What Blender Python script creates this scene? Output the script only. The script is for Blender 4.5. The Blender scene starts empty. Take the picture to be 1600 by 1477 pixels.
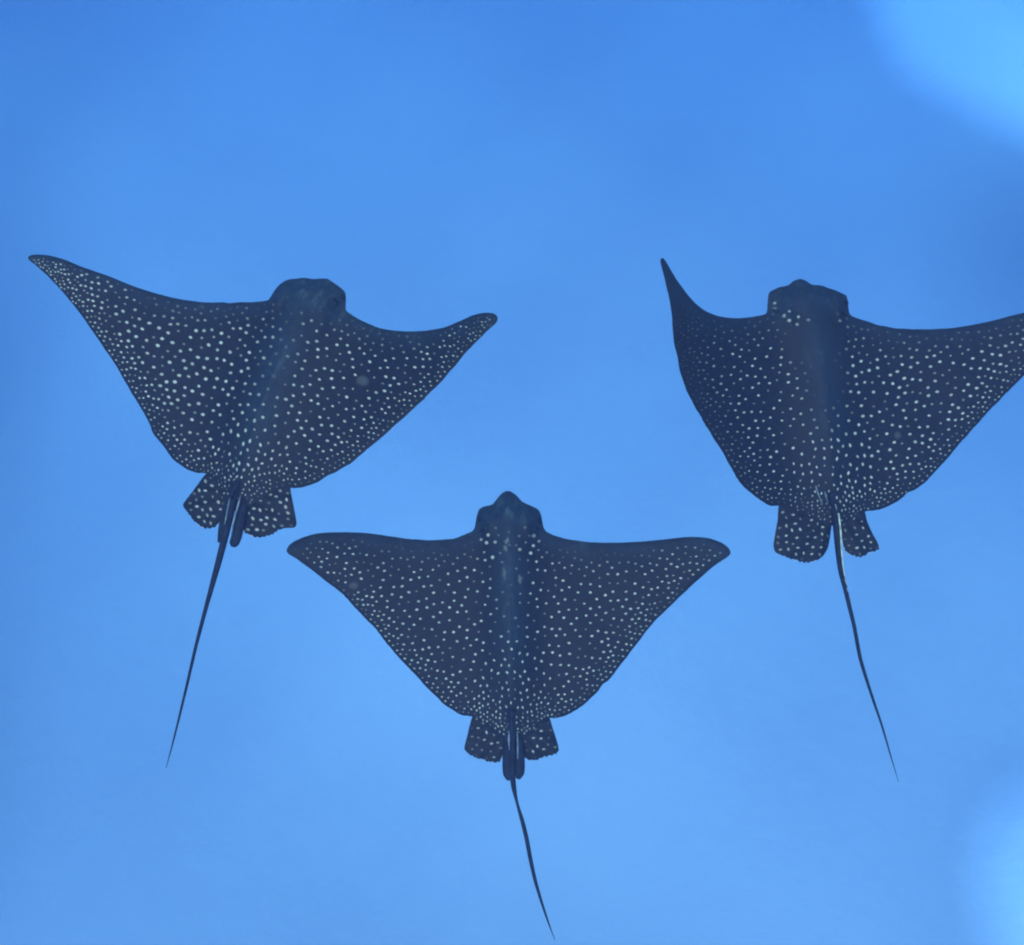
import bpy, math, random
import numpy as np
from mathutils import Vector, Matrix
from mathutils.geometry import delaunay_2d_cdt

rnd = random.Random(11)
R = math.radians
sc = bpy.context.scene

# ---------------------------------------------------------------- camera, sky, sun, exposure
CAM_Z, PITCH, LENS = 16.0, 70.0, 35.0
W0, H0 = 1600.0, 1477.0
FPX = W0 * LENS / 36.0
cam = bpy.data.cameras.new('camera'); cam.lens = LENS; cam.sensor_width = 36; cam.sensor_fit = 'HORIZONTAL'
cam.clip_end = 2000; cam.clip_start = 0.05
co = bpy.data.objects.new('camera', cam); sc.collection.objects.link(co)
co.location = (0, 0, CAM_Z); co.rotation_euler = (R(90 - PITCH), 0, 0)
sc.camera = co
CM = Matrix.Translation((0, 0, CAM_Z)) @ Matrix.Rotation(R(90 - PITCH), 4, 'X')
CAM_X = (CM.to_3x3() @ Vector((1, 0, 0))); CAM_Y = (CM.to_3x3() @ Vector((0, 1, 0))); CAM_N = (CM.to_3x3() @ Vector((0, 0, 1)))

SUN_ELEV, SUN_ROT = 66.0, 200.0
world = bpy.data.worlds.new('World'); sc.world = world; world.use_nodes = True
wn = world.node_tree.nodes; wl = world.node_tree.links
sky = wn.new('ShaderNodeTexSky'); sky.sky_type = 'NISHITA'; sky.sun_disc = False
sky.sun_elevation = R(SUN_ELEV); sky.sun_rotation = R(SUN_ROT)
wn['Background'].inputs['Strength'].default_value = 0.15
wl.new(sky.outputs[0], wn['Background'].inputs['Color'])

sl = bpy.data.lights.new('sun', 'SUN'); sl.energy = 1.1; sl.angle = R(22); sl.color = (1.0, 0.98, 0.95)
so = bpy.data.objects.new('sun', sl); sc.collection.objects.link(so)
# sky rotation is clockwise from +Y
sd = Vector((math.sin(R(SUN_ROT)) * math.cos(R(SUN_ELEV)), math.cos(R(SUN_ROT)) * math.cos(R(SUN_ELEV)), math.sin(R(SUN_ELEV))))
so.rotation_euler = sd.to_track_quat('Z', 'Y').to_euler()
so.location = (0, 0, 60)

sc.view_settings.view_transform = 'Standard'; sc.view_settings.look = 'None'
sc.view_settings.exposure = 1.42; sc.view_settings.gamma = 1.0; sc.view_settings.use_curve_mapping = False
sc.cycles.volume_bounces = 2
sc.cycles.pixel_filter_type = 'BLACKMAN_HARRIS'; sc.cycles.filter_width = 2.1
sc.cycles.use_denoising = True
try: sc.cycles.denoiser = 'OPENIMAGEDENOISE'
except Exception: pass

# ---------------------------------------------------------------- materials
def mat(name):
    m = bpy.data.materials.new(name); m.use_nodes = True
    return m, m.node_tree.nodes, m.node_tree.links, m.node_tree.nodes['Principled BSDF']

def rgba(c): return (c[0], c[1], c[2], 1.0)

def mixc(n, l, fac, a, b):
    x = n.new('ShaderNodeMix'); x.data_type = 'RGBA'
    if isinstance(fac, (int, float)): x.inputs[0].default_value = fac
    else: l.new(fac, x.inputs[0])
    for s, v in ((6, a), (7, b)):
        if isinstance(v, tuple): x.inputs[s].default_value = rgba(v)
        else: l.new(v, x.inputs[s])
    return x.outputs[2]

def noise(n, l, co_, scale, detail=3, rough=0.55):
    t = n.new('ShaderNodeTexNoise'); t.inputs['Scale'].default_value = scale
    t.inputs['Detail'].default_value = detail; t.inputs['Roughness'].default_value = rough
    if co_ is not None: l.new(co_, t.inputs['Vector'])
    return t.outputs['Fac']

def ramp(n, l, fac, lo, hi, a=0.0, b=1.0):
    r = n.new('ShaderNodeMapRange'); r.interpolation_type = 'SMOOTHSTEP'
    l.new(fac, r.inputs[0])
    r.inputs[1].default_value = lo; r.inputs[2].default_value = hi; r.inputs[3].default_value = a; r.inputs[4].default_value = b
    return r.outputs[0]

def math_(n, l, op, a, b=None):
    x = n.new('ShaderNodeMath'); x.operation = op
    for i, v in enumerate((a, b)):
        if v is None: continue
        if isinstance(v, (int, float)): x.inputs[i].default_value = v
        else: l.new(v, x.inputs[i])
    return x.outputs[0]

DARK, SKIN_SHEEN, SPOT = (0.003, 0.0045, 0.007), (0.011, 0.025, 0.037), (0.32, 0.36, 0.27)  # the second tone is hazy sheen painted into the skin colour

def skin_material():
    m, n, l, b = mat('spotted_skin')
    tc = n.new('ShaderNodeTexCoord')
    v = tc.outputs['Object']
    at = n.new('ShaderNodeAttribute'); at.attribute_name = 'spot'
    pa = n.new('ShaderNodeAttribute'); pa.attribute_name = 'skin_sheen'
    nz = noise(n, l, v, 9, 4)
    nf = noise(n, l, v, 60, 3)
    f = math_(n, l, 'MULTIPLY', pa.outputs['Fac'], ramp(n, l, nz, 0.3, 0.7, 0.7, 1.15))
    base = mixc(n, l, f, DARK, SKIN_SHEEN)
    base = mixc(n, l, ramp(n, l, nf, 0.35, 0.70, 0.0, 0.6), base, (0.005, 0.008, 0.016))
    mp = n.new('ShaderNodeMapping'); mp.inputs['Scale'].default_value = (1.0, 0.16, 1.0); l.new(v, mp.inputs['Vector'])
    ns = noise(n, l, mp.outputs[0], 42, 4, 0.65)
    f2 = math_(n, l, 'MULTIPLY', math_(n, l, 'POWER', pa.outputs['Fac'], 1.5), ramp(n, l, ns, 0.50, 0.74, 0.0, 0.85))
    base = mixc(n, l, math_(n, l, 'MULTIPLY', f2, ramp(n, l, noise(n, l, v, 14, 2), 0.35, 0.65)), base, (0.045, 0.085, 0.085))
    col = mixc(n, l, at.outputs['Fac'], base, SPOT)
    l.new(col, b.inputs['Base Color'])
    b.inputs['Roughness'].default_value = 0.62
    b.inputs['Specular IOR Level'].default_value = 0.12
    bp = n.new('ShaderNodeBump'); bp.inputs['Strength'].default_value = 0.25; bp.inputs['Distance'].default_value = 0.01
    l.new(noise(n, l, v, 35, 5), bp.inputs['Height']); l.new(bp.outputs[0], b.inputs['Normal'])
    return m

def plain_skin(name, c1, c2, rough=0.6, scale=30):
    m, n, l, b = mat(name)
    tc = n.new('ShaderNodeTexCoord')
    nz = noise(n, l, tc.outputs['Object'], scale, 4)
    l.new(mixc(n, l, ramp(n, l, nz, 0.35, 0.65), c1, c2), b.inputs['Base Color'])
    b.inputs['Roughness'].default_value = rough; b.inputs['Specular IOR Level'].default_value = 0.12
    return m

M_SKIN = skin_material()
M_BELLY = plain_skin('white_belly', (0.6, 0.62, 0.6), (0.72, 0.73, 0.7))
M_TAIL = plain_skin('black_tail', (0.004, 0.006, 0.012), (0.008, 0.013, 0.024), 0.8)
M_EYE = plain_skin('dark_eye', (0.004, 0.004, 0.006), (0.01, 0.012, 0.02), 0.25)
M_PALE = plain_skin('pale_spine', (0.36, 0.42, 0.30), (0.16, 0.20, 0.16), 0.6, 60)
M_GLINT = plain_skin('grey_glint', (0.16, 0.20, 0.20), (0.06, 0.09, 0.11), 0.6, 60)  # pale tone paints the glisten on skin folds and tail

def tag(o, label=None, cat=None, group=None, kind=None):
    if label: o['label'] = label
    if cat: o['category'] = cat
    if group: o['group'] = group
    if kind: o['kind'] = kind

# ---------------------------------------------------------------- seabed and water
ADDED_MOUNDS = []     # x, y, half sizes, height of mounds added to brighten two floor patches
def bed_z(x, y):
    s = bed_flat(x, y)
    for (a, b, rx, ry, h) in ADDED_MOUNDS:
        d = np.sqrt(((x - a) / rx) ** 2 + ((y - b) / ry) ** 2)
        t = np.clip((1.08 - d) / 0.45, 0, 1)
        s = s + h * t * t * (3 - 2 * t)
    return s

def bed_flat(x, y):
    s = -0.16 * np.clip(y, -5, 200) - 0.0006 * np.clip(y, 0, 200) ** 2
    s = s + 0.35 * np.sin(x * 0.21 + 0.7) * np.cos(y * 0.17) + 0.15 * np.sin(x * 0.6 + y * 0.5) + 0.08 * np.cos(x * 1.3 - y * 0.9)
    return s

def bed_point(px, py):
    """where the sight line of a place in the photograph meets the seabed"""
    d = CAM_X * ((px - W0 / 2) / FPX) + CAM_Y * ((H0 / 2 - py) / FPX) - CAM_N
    t = 10.0
    for _ in range(60):
        p = Vector((0, 0, CAM_Z)) + d * t
        t += (p.z - float(bed_z(p.x, p.y))) * 0.7
    return Vector((0, 0, CAM_Z)) + d * t

for (px, py, rx, ry, h) in ((1705, -70, 5.1, 6.0, 1.5), (1750, 1450, 1.95, 2.3, 0.5)):
    p = bed_point(px, py)
    k = 1 - h / (CAM_Z - float(bed_flat(p.x, p.y)))
    ADDED_MOUNDS.append((p.x * k, p.y * k, rx, ry, h))

def build_seabed():
    N = 320
    u = np.linspace(-1, 1, N)
    xs = 130 * np.sign(u) * np.abs(u) ** 1.6
    ys = 130 * np.sign(u) * np.abs(u) ** 1.6 + 8
    X, Y = np.meshgrid(xs, ys)
    Z = bed_z(X, Y)
    vs = np.stack([X.ravel(), Y.ravel(), Z.ravel()], 1)
    fs = [(j * N + i, j * N + i + 1, (j + 1) * N + i + 1, (j + 1) * N + i) for j in range(N - 1) for i in range(N - 1)]
    me = bpy.data.meshes.new('seabed'); me.from_pydata(vs.tolist(), [], fs)
    me.polygons.foreach_set('use_smooth', [True] * len(fs))
    m, n, l, b = mat('seabed_sand')
    tc = n.new('ShaderNodeTexCoord'); v = tc.outputs['Object']
    sand, rubble = (0.54, 0.53, 0.49), (0.36, 0.38, 0.37)
    broad = noise(n, l, v, 0.055, 2)
    mid = noise(n, l, v, 0.35, 5, 0.6)
    fine = noise(n, l, v, 2.5, 5, 0.6)
    wob = n.new('ShaderNodeTexNoise'); wob.inputs['Scale'].default_value = 0.12; wob.inputs['Detail'].default_value = 2
    l.new(v, wob.inputs['Vector'])
    col = mixc(n, l, ramp(n, l, broad, 0.35, 0.65, 0.35, 0.65), sand, rubble)
    col = mixc(n, l, ramp(n, l, mid, 0.35, 0.75, 0.0, 0.24), col, rubble)
    col = mixc(n, l, ramp(n, l, fine, 0.3, 0.7, 0.0, 0.10), col, rubble)
    for (px, py, rx, ry, ang, e0, c, amt) in BED_PATCHES:
        if rx < 1.5:          # pale patch on top of an added mound
            q = ADDED_MOUNDS[int(py)]; p = Vector((q[0], q[1], 0)); rx, ry = rx * q[2], ry * q[3]
        else: p = bed_point(px, py)
        mp = n.new('ShaderNodeMapping'); mp.vector_type = 'TEXTURE'
        mp.inputs['Location'].default_value = (p.x, p.y, 0); mp.inputs['Rotation'].default_value = (0, 0, R(ang))
        mp.inputs['Scale'].default_value = (rx, ry, 1e6)
        l.new(v, mp.inputs['Vector'])
        ln = n.new('ShaderNodeVectorMath'); ln.operation = 'LENGTH'; l.new(mp.outputs[0], ln.inputs[0])
        dd = math_(n, l, 'ADD', ln.outputs['Value'], math_(n, l, 'MULTIPLY', math_(n, l, 'SUBTRACT', mid, 0.5), 0.12))
        f = ramp(n, l, dd, e0, 1.0, amt, 0.0)
        col = mixc(n, l, f, col, c)
    l.new(col, b.inputs['Base Color'])
    b.inputs['Roughness'].default_value = 0.95; b.inputs['Specular IOR Level'].default_value = 0.1
    bp = n.new('ShaderNodeBump'); bp.inputs['Strength'].default_value = 0.3; bp.inputs['Distance'].default_value = 0.1
    l.new(fine, bp.inputs['Height']); l.new(bp.outputs[0], b.inputs['Normal'])
    me.materials.append(m)
    o = bpy.data.objects.new('seabed', me); sc.collection.objects.link(o)
    tag(o, 'pale sandy sea floor fading into clear blue water', kind='structure')

# px, py (centre), half sizes in metres, rotation, inner edge, colour, amount
BRIGHT = (0.88, 0.88, 0.82)
VIGNETTE = (0.21, 0.22, 0.21)  # darkening at the view's edges and corners, painted into the bed colour
BED_PATCHES = [
    (800, -160, 16, 9, 0, 0.0, VIGNETTE, 0.40),
    (-40, -40, 9, 9, 0, 0.0, VIGNETTE, 0.65),
    (-150, 700, 4.0, 14, 0, 0.0, VIGNETTE, 0.8),
    (-120, 1300, 2.6, 5, 0, 0.0, VIGNETTE, 0.6),
    (1690, 400, 5, 5, 0, 0.0, VIGNETTE, 0.8),
    (1250, 1400, 4, 3, 0, 0.0, (0.66, 0.66, 0.61), 0.3),
    (820, 950, 8, 7, 0, 0.0, (0.66, 0.66, 0.61), 0.5),  # brighter middle of the view, painted as a paler bed
    (0, 0, 1.04, 1.04, 0, 0.80, BRIGHT, 1.0),
    (0, 1, 1.12, 1.12, 0, 0.55, BRIGHT, 0.85),
]
build_seabed()

def build_water():
    x0, x1, y0, y1, z0, z1 = -170, 170, -160, 180, -85, CAM_Z + 1.5
    vs = [(x, y, z) for z in (z0, z1) for y in (y0, y1) for x in (x0, x1)]
    fs = [(0, 2, 3, 1), (4, 5, 7, 6), (0, 1, 5, 4), (2, 6, 7, 3), (0, 4, 6, 2), (1, 3, 7, 5)]
    me = bpy.data.meshes.new('haze'); me.from_pydata(vs, [], fs)
    m = bpy.data.materials.new('sea_water'); m.use_nodes = True
    n, l = m.node_tree.nodes, m.node_tree.links
    n.remove(n['Principled BSDF'])
    pv = n.new('ShaderNodeVolumePrincipled')
    pv.inputs['Color'].default_value = rgba((0.07, 0.11, 0.21))
    pv.inputs['Absorption Color'].default_value = rgba((0.05, 0.405, 0.815))
    pv.inputs['Density'].default_value = 0.07
    l.new(pv.outputs[0], n['Material Output'].inputs['Volume'])
    me.materials.append(m)
    o = bpy.data.objects.new('haze', me); sc.collection.objects.link(o)
    tag(o, 'clear blue sea water all round the rays', kind='stuff')
build_water()

# ---------------------------------------------------------------- curve helpers (numpy, in the outline's own units)
def catmull(P, step, closed=True):
    P = np.array(P, float); n = len(P); out = []
    rng = range(n) if closed else range(n - 1)
    for i in rng:
        if closed: a, b, c, d = P[(i - 1) % n], P[i], P[(i + 1) % n], P[(i + 2) % n]
        else: a, b, c, d = P[max(i - 1, 0)], P[i], P[i + 1], P[min(i + 2, n - 1)]
        k = max(1, int(round(np.linalg.norm(c - b) / step)))
        # centripetal-like: chord-limited tangents keep corners from overshooting
        lb = np.linalg.norm(c - b)
        ta = (c - a) / (np.linalg.norm(c - a) + 1e-6) * lb; tb = (d - b) / (np.linalg.norm(d - b) + 1e-6) * lb
        for j in range(k):
            t = j / k
            h00, h10, h01, h11 = 2*t**3-3*t**2+1, t**3-2*t**2+t, -2*t**3+3*t**2, t**3-t**2
            out.append(h00 * b + h10 * ta * 0.75 + h01 * c + h11 * tb * 0.75)
    if not closed: out.append(P[-1])
    return np.array(out)

def seg_dist(Q, poly, closed=True):
    A = poly; B = np.roll(poly, -1, 0)
    if not closed: A, B = A[:-1], B[:-1]
    best = np.full(len(Q), 1e9)
    for s in range(0, len(Q), 2000):
        q = Q[s:s + 2000]
        AB = (B - A)[None]; AQ = q[:, None] - A[None]
        t = np.clip((AQ * AB).sum(2) / ((AB ** 2).sum(2) + 1e-9), 0, 1)
        best[s:s + 2000] = np.sqrt(((AQ - t[..., None] * AB) ** 2).sum(2)).min(1)
    return best

def inside(Q, poly):
    x, y = Q[:, 0], Q[:, 1]; r = np.zeros(len(Q), bool); n = len(poly)
    for i in range(n):
        x1, y1 = poly[i]; x2, y2 = poly[(i + 1) % n]
        if y1 == y2: continue
        c = ((y1 > y) != (y2 > y)) & (x < (x2 - x1) * (y - y1) / (y2 - y1) + x1)
        r ^= c
    return r

def sstep(a, b, x):
    t = np.clip((x - a) / (b - a), 0, 1)
    return t * t * (3 - 2 * t)

# ---------------------------------------------------------------- the rays
class Frame:
    """body frame of one ray: a plane at its own distance, tilted on its own, with z out of its back"""
    def __init__(s, centre, head, dist, pitch, roll):
        c = Vector((0, 0, CAM_Z)) + (CAM_X * ((centre[0] - W0/2) / FPX) + CAM_Y * ((H0/2 - centre[1]) / FPX) - CAM_N) * dist
        s.n = (CAM_N + CAM_Y * math.tan(R(pitch)) + CAM_X * math.tan(R(roll))).normalized()
        s.c = c; s.k = dist / FPX; s.z = dist / 4.6       # metres per outline unit
        h = s.pt(head[0], head[1], 0) - c
        y = (h - s.n * h.dot(s.n)).normalized(); x = y.cross(s.n)
        s.M = Matrix(((x.x, y.x, s.n.x, c.x), (x.y, y.y, s.n.y, c.y), (x.z, y.z, s.n.z, c.z), (0, 0, 0, 1)))
        s.Mi = s.M.inverted()
    def pt(s, px, py, h):
        o = Vector((0, 0, CAM_Z))
        d = CAM_X * ((px - W0/2) / FPX) + CAM_Y * ((H0/2 - py) / FPX) - CAM_N
        t = ((s.c + s.n * (h * s.z)) - o).dot(s.n) / d.dot(s.n)
        return o + d * t
    def local(s, px, py, h, up=0.0):
        p = s.Mi @ s.pt(px, py, h); p.z += up * s.z
        return p

def link(name, me, parent, mats, smooth=True):
    for m in mats: me.materials.append(m)
    if smooth: me.polygons.foreach_set('use_smooth', [True] * len(me.polygons))
    o = bpy.data.objects.new(name, me); sc.collection.objects.link(o); o.parent = parent
    return o

def scatter_spots(poly, spacing, radius, bright, elong, seedpts=()):
    """variable-density dart throwing; returns list of (x, y, rx, ry, ang, value)"""
    mn, mx = poly.min(0), poly.max(0)
    cell = 26.0; grid = {}; out = []
    def ok(x, y, s):
        gx, gy = int(x // cell), int(y // cell)
        for i in (-1, 0, 1):
            for j in (-1, 0, 1):
                for (a, b, c) in grid.get((gx + i, gy + j), ()):
                    q = min(s, c)
                    if (a - x) ** 2 + (b - y) ** 2 < q * q: return False
        return True
    def add(x, y, s): grid.setdefault((int(x // cell), int(y // cell)), []).append((x, y, s))
    rs = np.random.RandomState(rnd.randrange(10**6))
    area = (mx - mn).prod()
    Q = rs.rand(int(area / 5), 2) * (mx - mn) + mn
    Q = Q[inside(Q, poly)]
    if len(seedpts): Q = np.concatenate([np.array(seedpts), Q])
    D = seg_dist(Q, poly)
    S, RD, BR = spacing(Q, D), radius(Q, D), bright(Q, D)
    for i, (x, y) in enumerate(Q):
        if BR[i] < 0.04 or D[i] < RD[i] + 1.3: continue
        if ok(x, y, S[i]):
            add(x, y, S[i])
            e, a = elong(x, y)
            small = rs.rand() < 0.30
            r = RD[i] * (0.88 + 0.24 * rs.rand()) * (0.78 if small else 1)
            e = e * (1 + 0.35 * rs.rand())
            v = BR[i] * (0.65 + 0.35 * rs.rand()) * (0.35 + 0.3 * rs.rand() if small else 1)
            out.append((x, y, r * math.sqrt(e), r / math.sqrt(e), a + (rs.rand() - .5) * 0.6, v))
    return out

def skin_sheet(name, fr, parent, outline, spots, hfun, tfun, bfun, sfun, step=4.5, jag=None):
    """closed sheet with thickness: top skin carries spots cut into its mesh, underside is the pale belly"""
    poly = outline
    mn, mx = poly.min(0), poly.max(0)
    gx, gy = np.meshgrid(np.arange(mn[0], mx[0], step), np.arange(mn[1], mx[1], step * 0.87))
    gx = gx + (np.arange(gx.shape[0]) % 2)[:, None] * step / 2
    G = np.stack([gx.ravel(), gy.ravel()], 1); G = G[inside(G, poly)]
    G = G[seg_dist(G, poly) > step * 0.45]
    pts, val = [], []
    keep = np.ones(len(G), bool)
    for (x, y, rx, ry, a, v) in spots:
        ca, sa = math.cos(a), math.sin(a)
        dx, dy = G[:, 0] - x, G[:, 1] - y
        u, w = (dx * ca + dy * sa) / (rx * 1.35 + 0.8), (-dx * sa + dy * ca) / (ry * 1.35 + 0.8)
        keep &= (u * u + w * w) > 1
        pts.append((x, y)); val.append(v)
        for (f, k, vv) in ((0.62, 6, v), (1.38, 8, 0.0)):
            for j in range(k):
                t = 2 * math.pi * j / k + (0.3 if f > 1 else 0)
                ex, ey = rx * f * math.cos(t), ry * f * math.sin(t)
                pts.append((x + ex * ca - ey * sa, y + ex * sa + ey * ca)); val.append(vv)
    if pts:
        P = np.array(pts); V = np.array(val)
        k = inside(P, poly) & (seg_dist(P, poly) > 0.7)
        P, V = P[k], V[k]
        G = G[keep]
        P = np.concatenate([P, G]); V = np.concatenate([V, np.zeros(len(G))])
    else: P, V = G, np.zeros(len(G))
    nb = len(poly)
    allp = [Vector((float(a), float(b))) for a, b in poly] + [Vector((float(a), float(b))) for a, b in P]
    vv, ee, ff, ov, oe, of = delaunay_2d_cdt(allp, [(i, (i + 1) % nb) for i in range(nb)], [], 1, 1e-4)
    V = np.concatenate([np.zeros(nb), V])
    v2 = np.array([[a.x, a.y] for a in vv])
    sv = np.array([max([V[k] for k in o if k < len(V)] or [0]) for o in ov])
    D = seg_dist(v2, poly)
    onb = D < 1e-3
    H = hfun(v2); T = tfun(v2, D); B = bfun(v2, D); SL = sfun(v2, D)
    T[onb] = 0; B[onb] = 0
    verts = [fr.local(v2[i, 0], v2[i, 1], float(H[i]), float(T[i])) for i in range(len(v2))]
    spot = list(sv); skin_sheen = list(SL)
    bi = {}
    for i in range(len(v2)):
        if onb[i]: bi[i] = i
        else:
            bi[i] = len(verts); verts.append(fr.local(v2[i, 0], v2[i, 1], float(H[i]), -float(B[i]))); spot.append(0); skin_sheen.append(0)
    faces, mi = [], []
    for f in ff:
        # image y runs down, so flip to face the back outwards
        f = list(f)
        a, b, c = (np.array(v2[f[k]]) for k in range(3))
        ccw = np.cross(b - a, c - a) > 0
        top = f[::-1] if ccw else f
        faces.append(top); mi.append(0); faces.append([bi[k] for k in top[::-1]]); mi.append(1)
    me = bpy.data.meshes.new(name); me.from_pydata([tuple(v) for v in verts], [], faces)
    me.polygons.foreach_set('material_index', mi)
    for nm, arr in (('spot', spot), ('skin_sheen', skin_sheen)):
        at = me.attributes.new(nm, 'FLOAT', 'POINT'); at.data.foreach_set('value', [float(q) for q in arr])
    me.update()
    for e in me.edges:
        if onb[min(e.vertices[0], len(onb) - 1)] and onb[min(e.vertices[1], len(onb) - 1)] and max(e.vertices) < len(onb): e.use_edge_sharp = True
    return link(name, me, parent, [M_SKIN, M_BELLY])

def tube(name, fr, parent, path, material, seg=10, flat=1.0, ends=True):
    """path: (px, py, height, radius in outline units)"""
    P = catmull(path, 6.0, closed=False)
    vs, fs = [], []
    C = [fr.local(p[0], p[1], p[2]) for p in P]
    for i, c in enumerate(C):
        d = (C[min(i + 1, len(C) - 1)] - C[max(i - 1, 0)]).normalized()
        side = d.cross(Vector((0, 0, 1))).normalized(); upv = side.cross(d)
        r = max(P[i][3] * (1 - (0.28 * min(1, i / 60) if name == 'tail' else 0)), 0.12) * fr.k
        for k in range(seg):
            t = 2 * math.pi * k / seg
            vs.append(tuple(c + side * (r * math.cos(t)) + upv * (r * flat * math.sin(t))))
    m = len(C)
    for i in range(m - 1):
        for k in range(seg):
            a, b = i * seg + k, i * seg + (k + 1) % seg
            fs.append((a, b, b + seg, a + seg))
    vs.append(tuple(C[0])); vs.append(tuple(C[-1]))
    for k in range(seg):
        fs.append((m * seg, (k + 1) % seg, k)); fs.append((m * seg + 1, (m - 1) * seg + k, (m - 1) * seg + (k + 1) % seg))
    me = bpy.data.meshes.new(name); me.from_pydata(vs, [], fs); me.update()
    return link(name, me, parent, [material])

def blob(name, fr, parent, px, py, h, rx, ry, rz, ang, material):
    vs, fs = [], []
    c = fr.local(px, py, h); n, m = 12, 8
    d = fr.local(px + math.cos(ang) * 4, py + math.sin(ang) * 4, h) - c; d.z = 0; d.normalize(); e = Vector((-d.y, d.x, 0))
    for j in range(m + 1):
        f = math.pi * j / m
        for i in range(n):
            t = 2 * math.pi * i / n
            vs.append(tuple(c + (d * (rx * math.sin(f) * math.cos(t)) + e * (ry * math.sin(f) * math.sin(t)) + Vector((0, 0, rz * math.cos(f)))) * fr.k))
    for j in range(m):
        for i in range(n):
            fs.append((j * n + i, (j + 1) * n + i, (j + 1) * n + (i + 1) % n, j * n + (i + 1) % n))
    me = bpy.data.meshes.new(name); me.from_pydata(vs, [], fs); me.update()
    return link(name, me, parent, [material])

def ragged(poly, lo_t, amp, freq, seed):
    """small scallops along the hind margin of a fin; lo_t(p) says where"""
    rs = np.random.RandomState(seed); out = poly.copy()
    c = poly.mean(0)
    ph = 0
    for i in range(len(poly)):
        w = lo_t(poly[i])
        if w > 0:
            ph += 1
            d = poly[i] - c; d /= np.linalg.norm(d) + 1e-6
            out[i] = poly[i] + d * w * amp * (math.sin(ph * freq) + (rs.rand() - .5) * 1.2)
    return out

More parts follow.
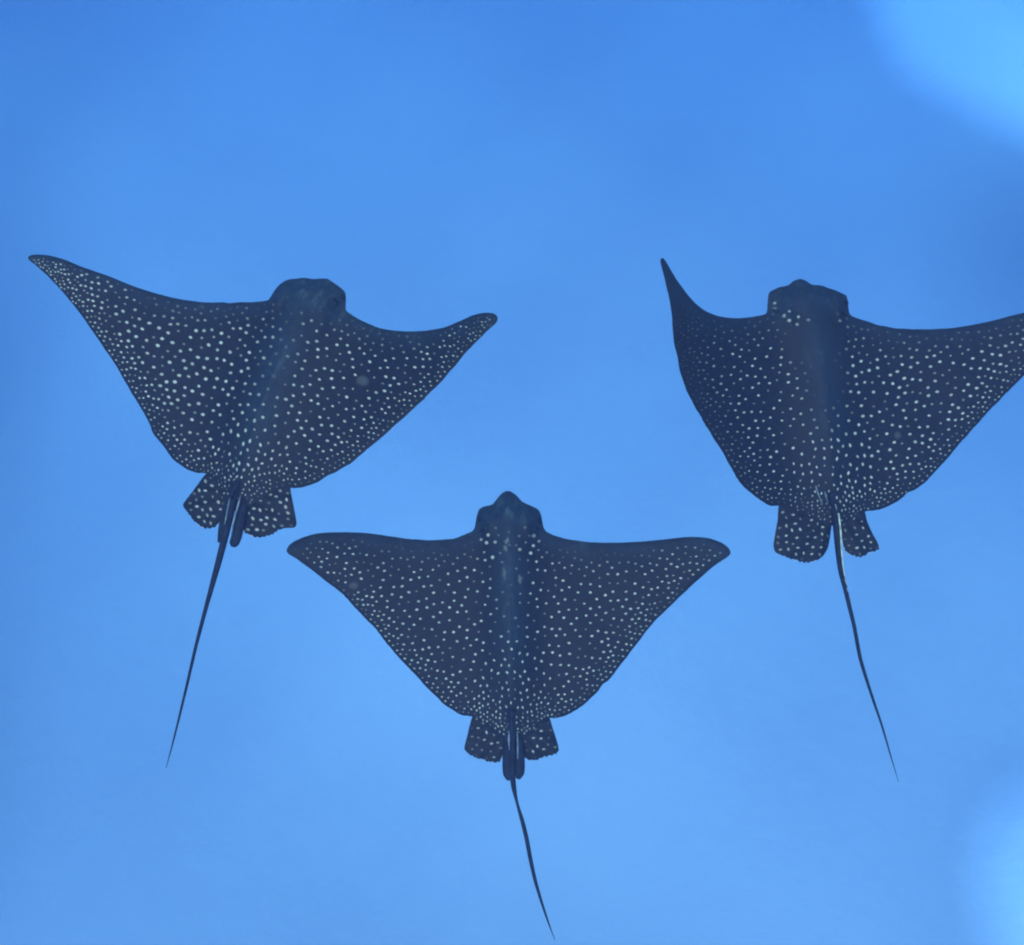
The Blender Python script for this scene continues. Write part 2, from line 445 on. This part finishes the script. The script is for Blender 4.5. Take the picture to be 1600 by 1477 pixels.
def make_ray(label, centre, head, root, dist, pitch, roll, outline, spans, bends, r0, pelvics, tail, claspers=(), spine=None,
             glints=(), eyes=(), spiracles=(), extra=(), nospot=(), bodyw=34, dim_front=0.5, bare=0.0, lead0=0.24, tipdim=0.0, dens=1.0, backw=24, backt=0.3, wingfac=(1, 1), sheen_amt=1.0, fin_h=-0.012):
    fr = Frame(centre, head, dist, pitch, roll)
    rootob = bpy.data.objects.new('spotted_eagle_ray', None); sc.collection.objects.link(rootob)
    rootob.matrix_world = fr.M; rootob.empty_display_size = 0.3
    tag(rootob, label, 'eagle ray', 'spotted eagle rays swimming in formation')
    A = np.array(root, float); Hd = np.array(head, float)
    ax = (Hd - A); L = np.linalg.norm(ax); ax /= L; sd_ = np.array([-ax[1], ax[0]])   # sd_: to the photo's right of the animal
    if sd_[0] < 0: sd_ = -sd_
    def coords(Q):
        d = Q - A
        return (d @ sd_), (d @ ax) / L          # lateral (units), along 0 tail root .. 1 snout
    poly = catmull(outline, 3.2)
    nj = len(poly); jt = np.random.RandomState(int(head[0]) + 3).randn(nj)
    jt = sum(np.roll(jt, q) for q in range(-2, 3)) / 5
    pc = poly.mean(0)
    poly = poly + ((poly - pc) / np.linalg.norm(poly - pc, axis=1)[:, None]) * (jt * 0.75)[:, None]
    rs = np.random.RandomState(5 + int(centre[0]))
    def hfun(Q):
        u, t = coords(Q)
        s = np.where(u > 0, u / spans[1], -u / spans[0])
        b = np.where(u > 0, bends[1], bends[0])
        return b * np.clip(s - 0.12, 0, 2) ** 1.9
    def tfun(Q, D):
        u, t = coords(Q)
        edge = 1 - np.exp(-D / 3.0)
        wing = 0.016 * (1 - np.exp(-D / 28.0))
        long_ = sstep(-0.12, 0.45, t) * (1 - 0.35 * sstep(0.7, 1.0, t))
        body = 0.056 * np.exp(-(u / (bodyw * 1.25)) ** 2) * long_ * sstep(0, 26, D)
        ridge = 0.007 * np.exp(-(u / 9.0) ** 2) * sstep(-0.1, 0.1, t) * (1 - sstep(0.5, 0.8, t)) * sstep(0, 20, D)
        brow = 0.020 * np.exp(-((np.abs(u) - bodyw * 1.05) / 9.0) ** 2) * np.exp(-((t - 0.86) / 0.07) ** 2) * sstep(0, 10, D)
        wav = 0.003 * np.sin(u * 0.045 + t * 9) * sstep(8, 40, D)
        return 0.004 * edge + wing + body + ridge + brow + wav
    def bfun(Q, D):
        u, t = coords(Q)
        return 0.004 * (1 - np.exp(-D / 3.0)) + 0.012 * (1 - np.exp(-D / 30.0)) + 0.06 * np.exp(-(u / (bodyw * 1.2)) ** 2) * sstep(-0.1, 0.4, t) * sstep(0, 26, D)
    def front(Q):
        """1 along the leading edge of the wings and on the head, 0 behind"""
        u, t = coords(Q)
        return t
    lead = [p for p in poly if True]
    pu, ptt = coords(poly)
    # leading margin = outline points that lie ahead of the local wing
    mids = {}
    n = len(poly)
    itL = int(np.argmin(pu)); itR = int(np.argmax(pu)); ihead = int(np.argmax(ptt * (np.abs(pu) < 60)))
    def walk(a, b, through):
        i = a; out = [a]
        while i != b: i = (i + 1) % n; out.append(i)
        if through in out: return out
        i = a; out = [a]
        while i != b: i = (i - 1) % n; out.append(i)
        return out
    li = walk(itL, itR, ihead)
    lead = poly[li]
    trail = poly[[i for i in range(n) if i not in set(li)]] if True else None
    def dl(Q): return seg_dist(Q, lead, closed=False)
    def dtr(Q): return np.min(np.stack([seg_dist(Q, part, closed=False) for part in trail_parts]), 0)
    # split the trailing margin where the walk jumps
    ti = [i for i in range(n) if i not in set(li)]
    k0 = 0; order = []
    st = (li[-1] + 1) % n if (li[-1] + 1) % n not in set(li) else (li[-1] - 1) % n
    stepd = 1 if st == (li[-1] + 1) % n else -1
    i = st
    while i in set(ti) and len(order) < len(ti): order.append(i); i = (i + stepd) % n
    trail_parts = [poly[order]]
    def wf(u): return np.where(u > 0, wingfac[1], wingfac[0])
    def spacing(Q, D):
        u, t = coords(Q); b = dtr(Q)
        s = (7.4 + 5.4 * sstep(6, 62, b)) * dens
        s = s * (0.74 + 0.26 * sstep(0.04, 0.40, t + np.abs(u) / 420.0))
        s = s * (1 + 0.25 * np.exp(-(u / 30) ** 2) * sstep(0.2, 0.5, t))
        tip = sstep(0.62, 1.0, np.where(u > 0, u / spans[1], -u / spans[0]))
        s = s * (1 - 0.28 * tip * (1 - bare)) * (1 + 0.35 * bare * tip * (1 - sstep(6, 40, b)))
        f = dl(Q)
        s = s * (0.84 + 0.16 * sstep(14, 60, f)) * 0.90
        return s * (0.8 + 0.2 * wf(u))
    def radius(Q, D):
        u, t = coords(Q); b = dtr(Q)
        r = 0.71 * r0 * (0.62 + 0.24 * bare + (0.38 - 0.24 * bare) * sstep(5, 50, b)) * (0.78 + 0.22 * sstep(10, 60, dl(Q)))
        return r * wf(u) * (0.84 + 0.16 * sstep(0.0, 0.3, t))
    def bright(Q, D):
        u, t = coords(Q); f = dl(Q)
        tip = sstep(0.55, 0.85, np.where(u > 0, u / spans[1], -u / spans[0]))
        b = lead0 + (1 - lead0) * sstep(12, 55, f + 45 * tip * (1 - dim_front) * 2)
        b = b * sstep(5, 11 + 14 * bare, f)
        b = b * (1 - bare * tip * (1 - sstep(9, 13, D))) * (1 - tipdim * sstep(0.45, 0.9, np.where(u > 0, 0, -u / spans[0])))
        back = np.exp(-(u / backw) ** 2) * sstep(backt, backt + 0.25, t)
        b = b * (1 - 0.86 * back)
        headz = (t > 0.84) & (np.abs(u) < bodyw * 1.5)
        b = np.where(headz, b * 0.12, b)
        b = b * (0.78 + 0.22 * sstep(4, 18, dtr(Q)))
        for (x, y, r) in nospot:
            b = b * sstep(0.6, 1.1, np.hypot(Q[:, 0] - x, Q[:, 1] - y) / r)
        return b
    def elong(x, y):
        d = np.array([x, y]) - A; t = (d @ ax) / L; u = d @ sd_
        w = math.exp(-(u / 60) ** 2) * (1 - float(sstep(0.1, 0.45, t)))
        w2 = min(1, abs(u) / 260.0)
        along = math.atan2(-ax[1], -ax[0]); out = math.atan2(sd_[1], sd_[0])
        if w > 0.25: return 1 + 0.5 * w, along + rnd.uniform(-.7, .7)
        return 1 + 0.30 * w2, out
    # the first row follows the trailing margin
    seeds = []
    tp = trail_parts[0]
    acc = 0
    for off, sp in ((5.2, 8.0), (11.5, 9.5)):
        acc = 0
        for i in range(2, len(tp) - 2):
            acc += np.linalg.norm(tp[i] - tp[i - 1])
            if acc >= sp:
                acc = (rs.rand() - .5) * 3
                tg = tp[i + 1] - tp[i - 1]; tg = tg / (np.linalg.norm(tg) + 1e-6); nn = np.array([-tg[1], tg[0]])
                q = tp[i] + nn * (off + rs.rand() * 1.5)
                if not inside(q[None], poly)[0]: q = tp[i] - nn * (off + rs.rand() * 1.5)
                seeds.append(q)
    spots = scatter_spots(poly, spacing, radius, bright, elong, seeds)
    for e in extra: spots = [s for s in spots if (s[0] - e[0]) ** 2 + (s[1] - e[1]) ** 2 > (e[2] + 4) ** 2] + [e]
    def sfun(Q, D):  # where the sheen is painted: back, head and leading edges
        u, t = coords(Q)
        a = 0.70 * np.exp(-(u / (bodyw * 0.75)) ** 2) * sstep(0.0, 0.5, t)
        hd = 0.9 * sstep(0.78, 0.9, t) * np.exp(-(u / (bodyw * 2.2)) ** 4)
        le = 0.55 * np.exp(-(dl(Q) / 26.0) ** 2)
        return np.clip(np.maximum(np.maximum(a, hd), le), 0, 1) * sheen_amt
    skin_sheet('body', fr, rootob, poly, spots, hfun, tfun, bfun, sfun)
    # pelvic fins
    for pi, (pv, hind) in enumerate(pelvics):
        pp = catmull(pv, 2.4)
        hx = np.array(hind, float)
        pp = ragged(pp, lambda p: 1.0 if np.linalg.norm(p - hx) < 30 else 0.0, 1.2, 2.1, 3 + pi)
        sp = scatter_spots(pp, lambda Q, D: np.full(len(Q), 9.4), lambda Q, D: np.full(len(Q), r0 * 0.74),
                           lambda Q, D: 0.85 * sstep(2, 9, D), lambda x, y: (1.35, math.atan2(sd_[1], sd_[0]) if rnd.random() < 0.6 else 1.2))
        cx = pp.mean(0)
        def fh(Q, cx=cx):
            u, t = coords(Q)
            return fin_h - 0.03 * sstep(0.0, -0.3, t) if False else np.full(len(Q), fin_h) + 0.004 * np.sin(np.arctan2(Q[:, 1] - A[1], Q[:, 0] - A[0]) * 14)
        skin_sheet('pelvic_fin', fr, rootob, pp, sp, fh,
                   lambda Q, D: 0.010 * (1 - np.exp(-D / 12.0)), lambda Q, D: 0.006 * (1 - np.exp(-D / 12.0)),
                   lambda Q, D: np.zeros(len(Q)), step=4.0)
    tube('tail', fr, rootob, tail, M_TAIL, seg=10)
    for (path, glintp) in claspers:
        c = tube('clasper', fr, rootob, path, M_TAIL, seg=12, flat=0.7)
        for fp in glintp: tube('fold_glint', fr, c, fp, M_GLINT, seg=6)  # glistening fold lines drawn as pale tubes
    if spine:
        o = tube('tail_spine', fr, rootob, spine, M_PALE, seg=8, flat=0.6)
        tag(o, 'pale sting lying along the tail')
    for fp in glints: tube('skin_glint', fr, rootob, fp, M_GLINT, seg=6)  # pale tubes painting the glints on tail root and tail
    # small dorsal fin on the tail root
    d0 = A - ax * 4
    def dn(t, z): 
        q = A + ax * (26 - 34 * t)
        return (q[0], q[1], z)
    pr = [(0.0, 0.012), (0.35, 0.038), (0.75, 0.058), (1.0, 0.062), (0.95, 0.03), (1.0, 0.008)]
    vs = []
    for s in (-1, 1):
        for (t, z) in pr:
            q = A + ax * (26 - 34 * t)
            p = fr.local(q[0], q[1], 0, z); p.x += s * 0.0035 * (1 - 0.6 * z / 0.062)
            vs.append(tuple(p))
    k = len(pr)
    fs = [tuple(range(k)), tuple(range(2 * k - 1, k - 1, -1))] + [(i, k + i, k + (i + 1) % k, (i + 1) % k) for i in range(k)]
    me = bpy.data.meshes.new('dorsal_fin'); me.from_pydata(vs, [], fs); me.update()
    link('dorsal_fin', me, rootob, [M_TAIL], smooth=False)
    for (x, y, h, rx, ry, rz, a) in eyes: blob('eye', fr, rootob, x, y, h, rx, ry, rz, a, M_EYE)
    for (x, y, h, rx, ry, rz, a) in spiracles: blob('spiracle', fr, rootob, x, y, h, rx, ry, rz, a, M_EYE)
    return rootob

# ---- upper left ray
OUT1 = [(43,403),(50,398.8),(62,398),(78,399.5),(99,405),(128,417),(171,432),(205,446),(242,458),(284,468),(321,472.5),(355,473),(398,471.5),(418,469.5),
 (423,464),(428,455),(437,444),(451,437),(474,434.5),(494,436),(511,436),(522,442.5),(532,450),(539,457),(540.5,471),(541,485),(547,491),(565,501),(588,511),(610,516),(639,518),(667,516.5),
 (695,511.5),(718,502),(738,493),(755,489),(769,489.5),(777,495),(776,504),(758,521),(732,547),(710,573),(687,599),(661,625),(633,651),(604,677),(573,703),(548,724),(527,737),
 (511,744),(497,753.5),(479,760),(460,763),(440,764),(415,775),(395,788),(380,797),(366,799),(354,790),(345,770),(335,752),(321,740),(308,738.5),(293,734),(274,721),(256,698.5),(239,676),(228,651),(205,613),(182,573.5),(159,539),(139,509.5),
 (119,482),(99,458),(77,434),(56,415)]
PL1 = [(362,735),(340,735),(321.5,741),(309,757),(297,773),(287,786),(286,791),(294,802),(303,814),(311,822),(321.5,826),(334,824.6),(342,818),(348,808),(358,790),(368,765)]
PR1 = [(395,745),(390,770),(380,800),(378,818),(381,830),(396,839),(409,839.4),(421,837),(433,830),(445,825.5),(460,824.5),(463.5,819),(459.5,794),(455,772),(452,757),(430,745)]
make_ray('largest spotted eagle ray, upper left, banking with its long left wing raised',
    centre=(405, 610), head=(490, 436), root=(370, 775), dist=3.1, pitch=6, roll=-6,
    outline=OUT1, spans=(400, 330), bends=(0.16, 0.34), r0=3.1, bodyw=38,
    pelvics=[(PL1, (318, 822)), (PR1, (408, 836))],
    tail=[(372,752,0.03,7),(366,775,0.02,6.6),(358,812,0.01,6.2),(350,845,0,6),(341,880,-.01,5.6),(330,920,-.02,4.6),(320.7,954,-.03,3.9),(306.6,1008,-.05,3.4),(291.5,1073,-.07,3.0),(278.5,1127,-.09,2.4),(268.7,1166,-.1,1.6),(259.5,1200,-.11,0.5)],
    claspers=[([(384,762,0.0,5),(380,785,0,8),(375,812,0,8.6),(370,838,0,8.4),(365.5,850,0,7.6),(364.5,855,0,3.5)], [[(376,774,.035,.7),(372,790,.036,1.6),(365,815,.036,1.2),(361,838,.03,.5)]]),
              ([(358,770,0.0,5),(352,800,0,6.5),(346,830,0,5.6),(343,848,0,3.4)], [[(359,778,.035,.6),(355,800,.036,1.5),(351,820,.032,.6)]])],
    eyes=[(536,464,0.006,5,4,6,1.2),(434,456,0.0,5,4,6,-1.0)],
    spiracles=[(524,472,0.052,7,3,4,1.2)],
    extra=[(568,596,9,7,0.3,0.10)],  # faint backscatter blob, painted as a skin spot
    wingfac=(1.08, 0.92), dim_front=0.0)

# ---- lower middle ray
OUT2 = [(447,860),(452,851),(466,843.5),(485,836),(507,832.5),(542,831.5),(577,833.5),(610,838),(637,842),(664,844),(691,843.4),(710,841),(725,836),(740,828.5),
 (743.4,815),(745.4,803),(749,795.5),(758.6,791),(769,787.5),(777,778.5),(785,770.3),(792,767.6),(799,769),(808,775.5),(816,784.5),(830,790.5),(842,797),(846.4,807),(849,821),(853,830),(870,838),
 (894,844),(926,847.5),(964,848),(1002,846.4),(1037,843),(1067,839.7),(1091,839),(1110,841.5),(1126,847),(1137,855),(1142,863),(1139,868.5),(1128,876),(1110,889),(1083,913),(1056,939),(1033,961),(1024,970),(1010,986),
 (996,1005),(980,1027),(967,1043),(950,1064),(942,1069),(932,1082.5),(915,1099),(899,1110),(883,1118),(868,1122),(856,1122.5),(845,1130),(830,1145),(815,1155),(800,1157),(787,1153),(770,1142),(753,1128),(740,1120.5),(722,1118),(707,1109.5),(688,1095),
 (669,1077),(650,1056),(636.6,1042),(620,1024),(604,1005),(588,984),(571.6,967.5),(552.7,947),(533.7,927),(509,908),(485,889),(463,873),(451,866)]
PL2 = [(789,1110),(760,1112),(740,1117),(734.5,1131),(730,1150),(725.5,1170),(731,1177),(740,1182.5),(755,1188),(768,1191.5),(779,1191),(784,1185),(789,1160),(792,1130)]
PR2 = [(812,1110),(835,1112),(856,1118),(864,1138.8),(870,1157.5),(873,1173),(866,1178.5),(847,1184),(833,1189),(823,1186),(817,1176),(813,1150),(809,1130)]
make_ray('spotted eagle ray in the lower middle, wings spread level, pointed snout forward',
    centre=(795, 960), head=(793, 768), root=(800, 1125), dist=3.3, pitch=5, roll=0,
    outline=OUT2, spans=(350, 345), bends=(0.07, 0.09), r0=2.55, bodyw=30,
    pelvics=[(PL2, (762, 1189)), (PR2, (840, 1187))],
    tail=[(800,1108,0.03,6.5),(800,1140,0.02,6),(801,1180,0.01,5.2),(800.5,1210,0.0,5),(803,1232,0,4.2),(807,1251,-.01,2.6),(811,1266,-.012,2.8),(815,1279,-.015,3.6),(822.5,1309,-.02,3.9),(828.5,1341,-.03,3.9),(836.5,1377,-.04,3.4),(846.6,1411,-.05,2.7),(856.6,1441,-.06,1.8),(867,1469,-.07,.5)],
    claspers=[([(793,1138,0.0,4),(793,1160,0,7),(793,1190,0,8),(793.5,1210,0,7.4),(796,1219,0,3.5)], [[(795.5,1142,.030,.6),(795,1156,.033,1.5),(796,1172,.030,.8)]]),
              ([(809,1138,0.0,4),(811,1160,0,7),(812,1190,0,8),(812,1208,0,7.2),(809,1217,0,3.5)], [[(808,1143,.030,.6),(809,1165,.033,1.4),(809,1186,.030,.8)]])],
    eyes=[(749.5,812,0.0,5,4,6,1.5),(843.5,814,0.0,5,4,6,1.5)],
    spiracles=[(752.5,829,0.030,4.5,1.8,3,2.6),(841,827,0.030,4.5,1.8,3,0.6)],
    extra=[(792,846,5.5,2,1.9,0.24),(790,857,5,2.2,1.2,0.22),(812,862,5,1.5,1.5,0.08),(788,896,10,1.5,1.55,0.12),(812,905,7,1.9,1.5,0.2),(796,852,3,2,.5,0.10),(763,836.5,2.4,2.4,0,0.8),(774,847.5,2.4,2.2,0,0.6),(760.5,848.5,2.6,2.5,0,0.8),(752,843.5,2.3,2.0,0,0.6),(833,853,2.4,2.2,0,0.8),(829,864.5,2.6,2.3,0,0.9),(812,859,2.6,2.2,0,0.6),(770,871,2.6,2.6,1,0.8),
           (834,837.5,2.6,3,1,0.5),(842,846,2.0,2.4,1,0.5),(553,915,7,5,0,0.09)],  # last entry: soft backscatter speck painted into the skin
    dim_front=0.2, bare=1.0, lead0=0.12, wingfac=(1, 1))

# ---- upper right ray
OUT3 = [(1031.5,405),(1035,402.5),(1041,410),(1051,427),(1063,445),(1075,461),(1087,474.5),(1103.6,486.6),(1122,493.8),(1142,497),(1162,497),(1183,493.6),(1197,489),
 (1199.5,470),(1202.5,457.5),(1216,449.5),(1231,445.4),(1239.4,439),(1249,436),(1258.6,438.5),(1268,444.5),(1283.4,446),(1298.5,451.6),(1314,458),(1322.5,462.5),(1325,474),(1328,491),(1340,497.6),(1356,502.5),(1377,509),(1401,512.7),(1432,514.8),(1462,514.3),(1493,512),(1523,507),(1554,500.5),(1584,492.5),(1612,486),
 (1645,477),(1680,467),(1706,460),(1722,459),(1727,466),(1722,477),(1700,500),(1662,532),(1625,563),(1600,587),(1564,623.5),(1533,656),(1495,699),(1475,722),(1450,749),(1434,763),(1427,767),(1418,769.5),(1411,777),(1398,786),(1383.6,793),(1366,798.5),(1352,800),
 (1340,806),(1325,816),(1308,822),(1290,819),(1265,808),(1240,797),(1218,790.5),(1203,790),(1192.7,784.5),(1178.4,774.5),(1162,761),(1150,745.6),(1132,712),(1109.7,676.6),(1095.5,652),(1081,628),(1071,605.5),(1063,583),(1058,558.8),(1053,534),(1050.8,506),(1047.7,477.5),(1040.6,447),(1034,418)]
PL3 = [(1300,785),(1260,780),(1219,788),(1215,812.6),(1211,835),(1208.5,853),(1212,863.4),(1225,869),(1241.4,875.5),(1259.7,879.5),(1274,876.6),(1286,869),(1294,855),(1297.5,835),(1300,814.7)]
PR3 = [(1318,785),(1335,788),(1350,797),(1355,814.7),(1363,833),(1373.5,856.5),(1361,863),(1345,870.5),(1333,868.5),(1321,861.4),(1316,843),(1314,812.6)]
make_ray('spotted eagle ray at the right, left wingtip curled, right wing cut by the frame edge',
    centre=(1290, 620), head=(1258, 440), root=(1302, 795), dist=3.2, pitch=4, roll=4,
    outline=OUT3, spans=(235, 440), bends=(0.42, 0.20), r0=2.6, bodyw=38,
    pelvics=[(PL3, (1250, 878)), (PR3, (1345, 868))],
    tail=[(1298,770,0.04,5.5),(1304,795,0.03,5.5),(1308,833,0.01,6),(1310.4,860,0,5.8),(1314.5,894,-.01,5),(1321,921,-.015,4.2),(1327,947,-.02,3.8),(1334.5,978,-.03,3.6),(1344.5,1030,-.04,3.6),(1361,1083.7,-.055,3.0),(1377.5,1132.5,-.07,2.4),(1391,1178.5,-.08,1.5),(1404,1222,-.09,.4)],
    spine=[(1305,788,.048,.5),(1310,802,.045,1.3),(1313.5,830,.030,1.4),(1315,860,.020,1.3),(1318,890,.012,0.9),(1323,914,.006,.5)],
    glints=[[(1272,748,.026,.4),(1277,768,.03,1.3),(1285,788,.026,.4)],[(1288,766,.030,.4),(1291,778,.033,1.3),(1294,786,.03,.4)],[(1298,760,.032,.4),(1301,778,.034,1.0),(1304,784,.03,.4)],
           [(1319.5,900,.018,.4),(1320.5,906,.018,1.3),(1321.5,911,.017,.4)],[(1323,917,.014,.4),(1324,921,.014,1.4),(1325,925,.013,.4)],[(1326.5,932,.010,.3),(1328,936,.010,1.1),(1329,939,.010,.3)]],  # tail highlights painted as short pale dashes
    eyes=[(1205,470,0.0,5,4,6,1.5),(1321.5,474,0.0,5,4,6,1.5)],
    spiracles=[(1213,486,0.032,6,2.2,3,0.3),(1321,491,0.034,5,1.8,3,0.6)],
    extra=[(1209,475,2.1,1.9,0,0.55),(1209,483,3,2,0.4,0.2),(1227,491,2.2,1.8,0,0.55),(1241,499.5,2.1,2.1,0,0.6),(1220,497,1.8,3,0,0.5),(1227,505,2.6,2.4,0,0.6),(1239,511,2.4,2.2,0,0.45),(1255,505,2.8,2,0,0.3),(1306,505,3,2,0,0.35),(1321,513,2.4,2.2,0,0.3),(1399,681,5,5,0,0.08)],  # last entry paints a faint backscatter blob on the wing
    dim_front=1.0, tipdim=0.85, sheen_amt=0.7, nospot=((1268,530,62),(1285,600,40)), backw=34, backt=0.22, wingfac=(0.95, 1.2))
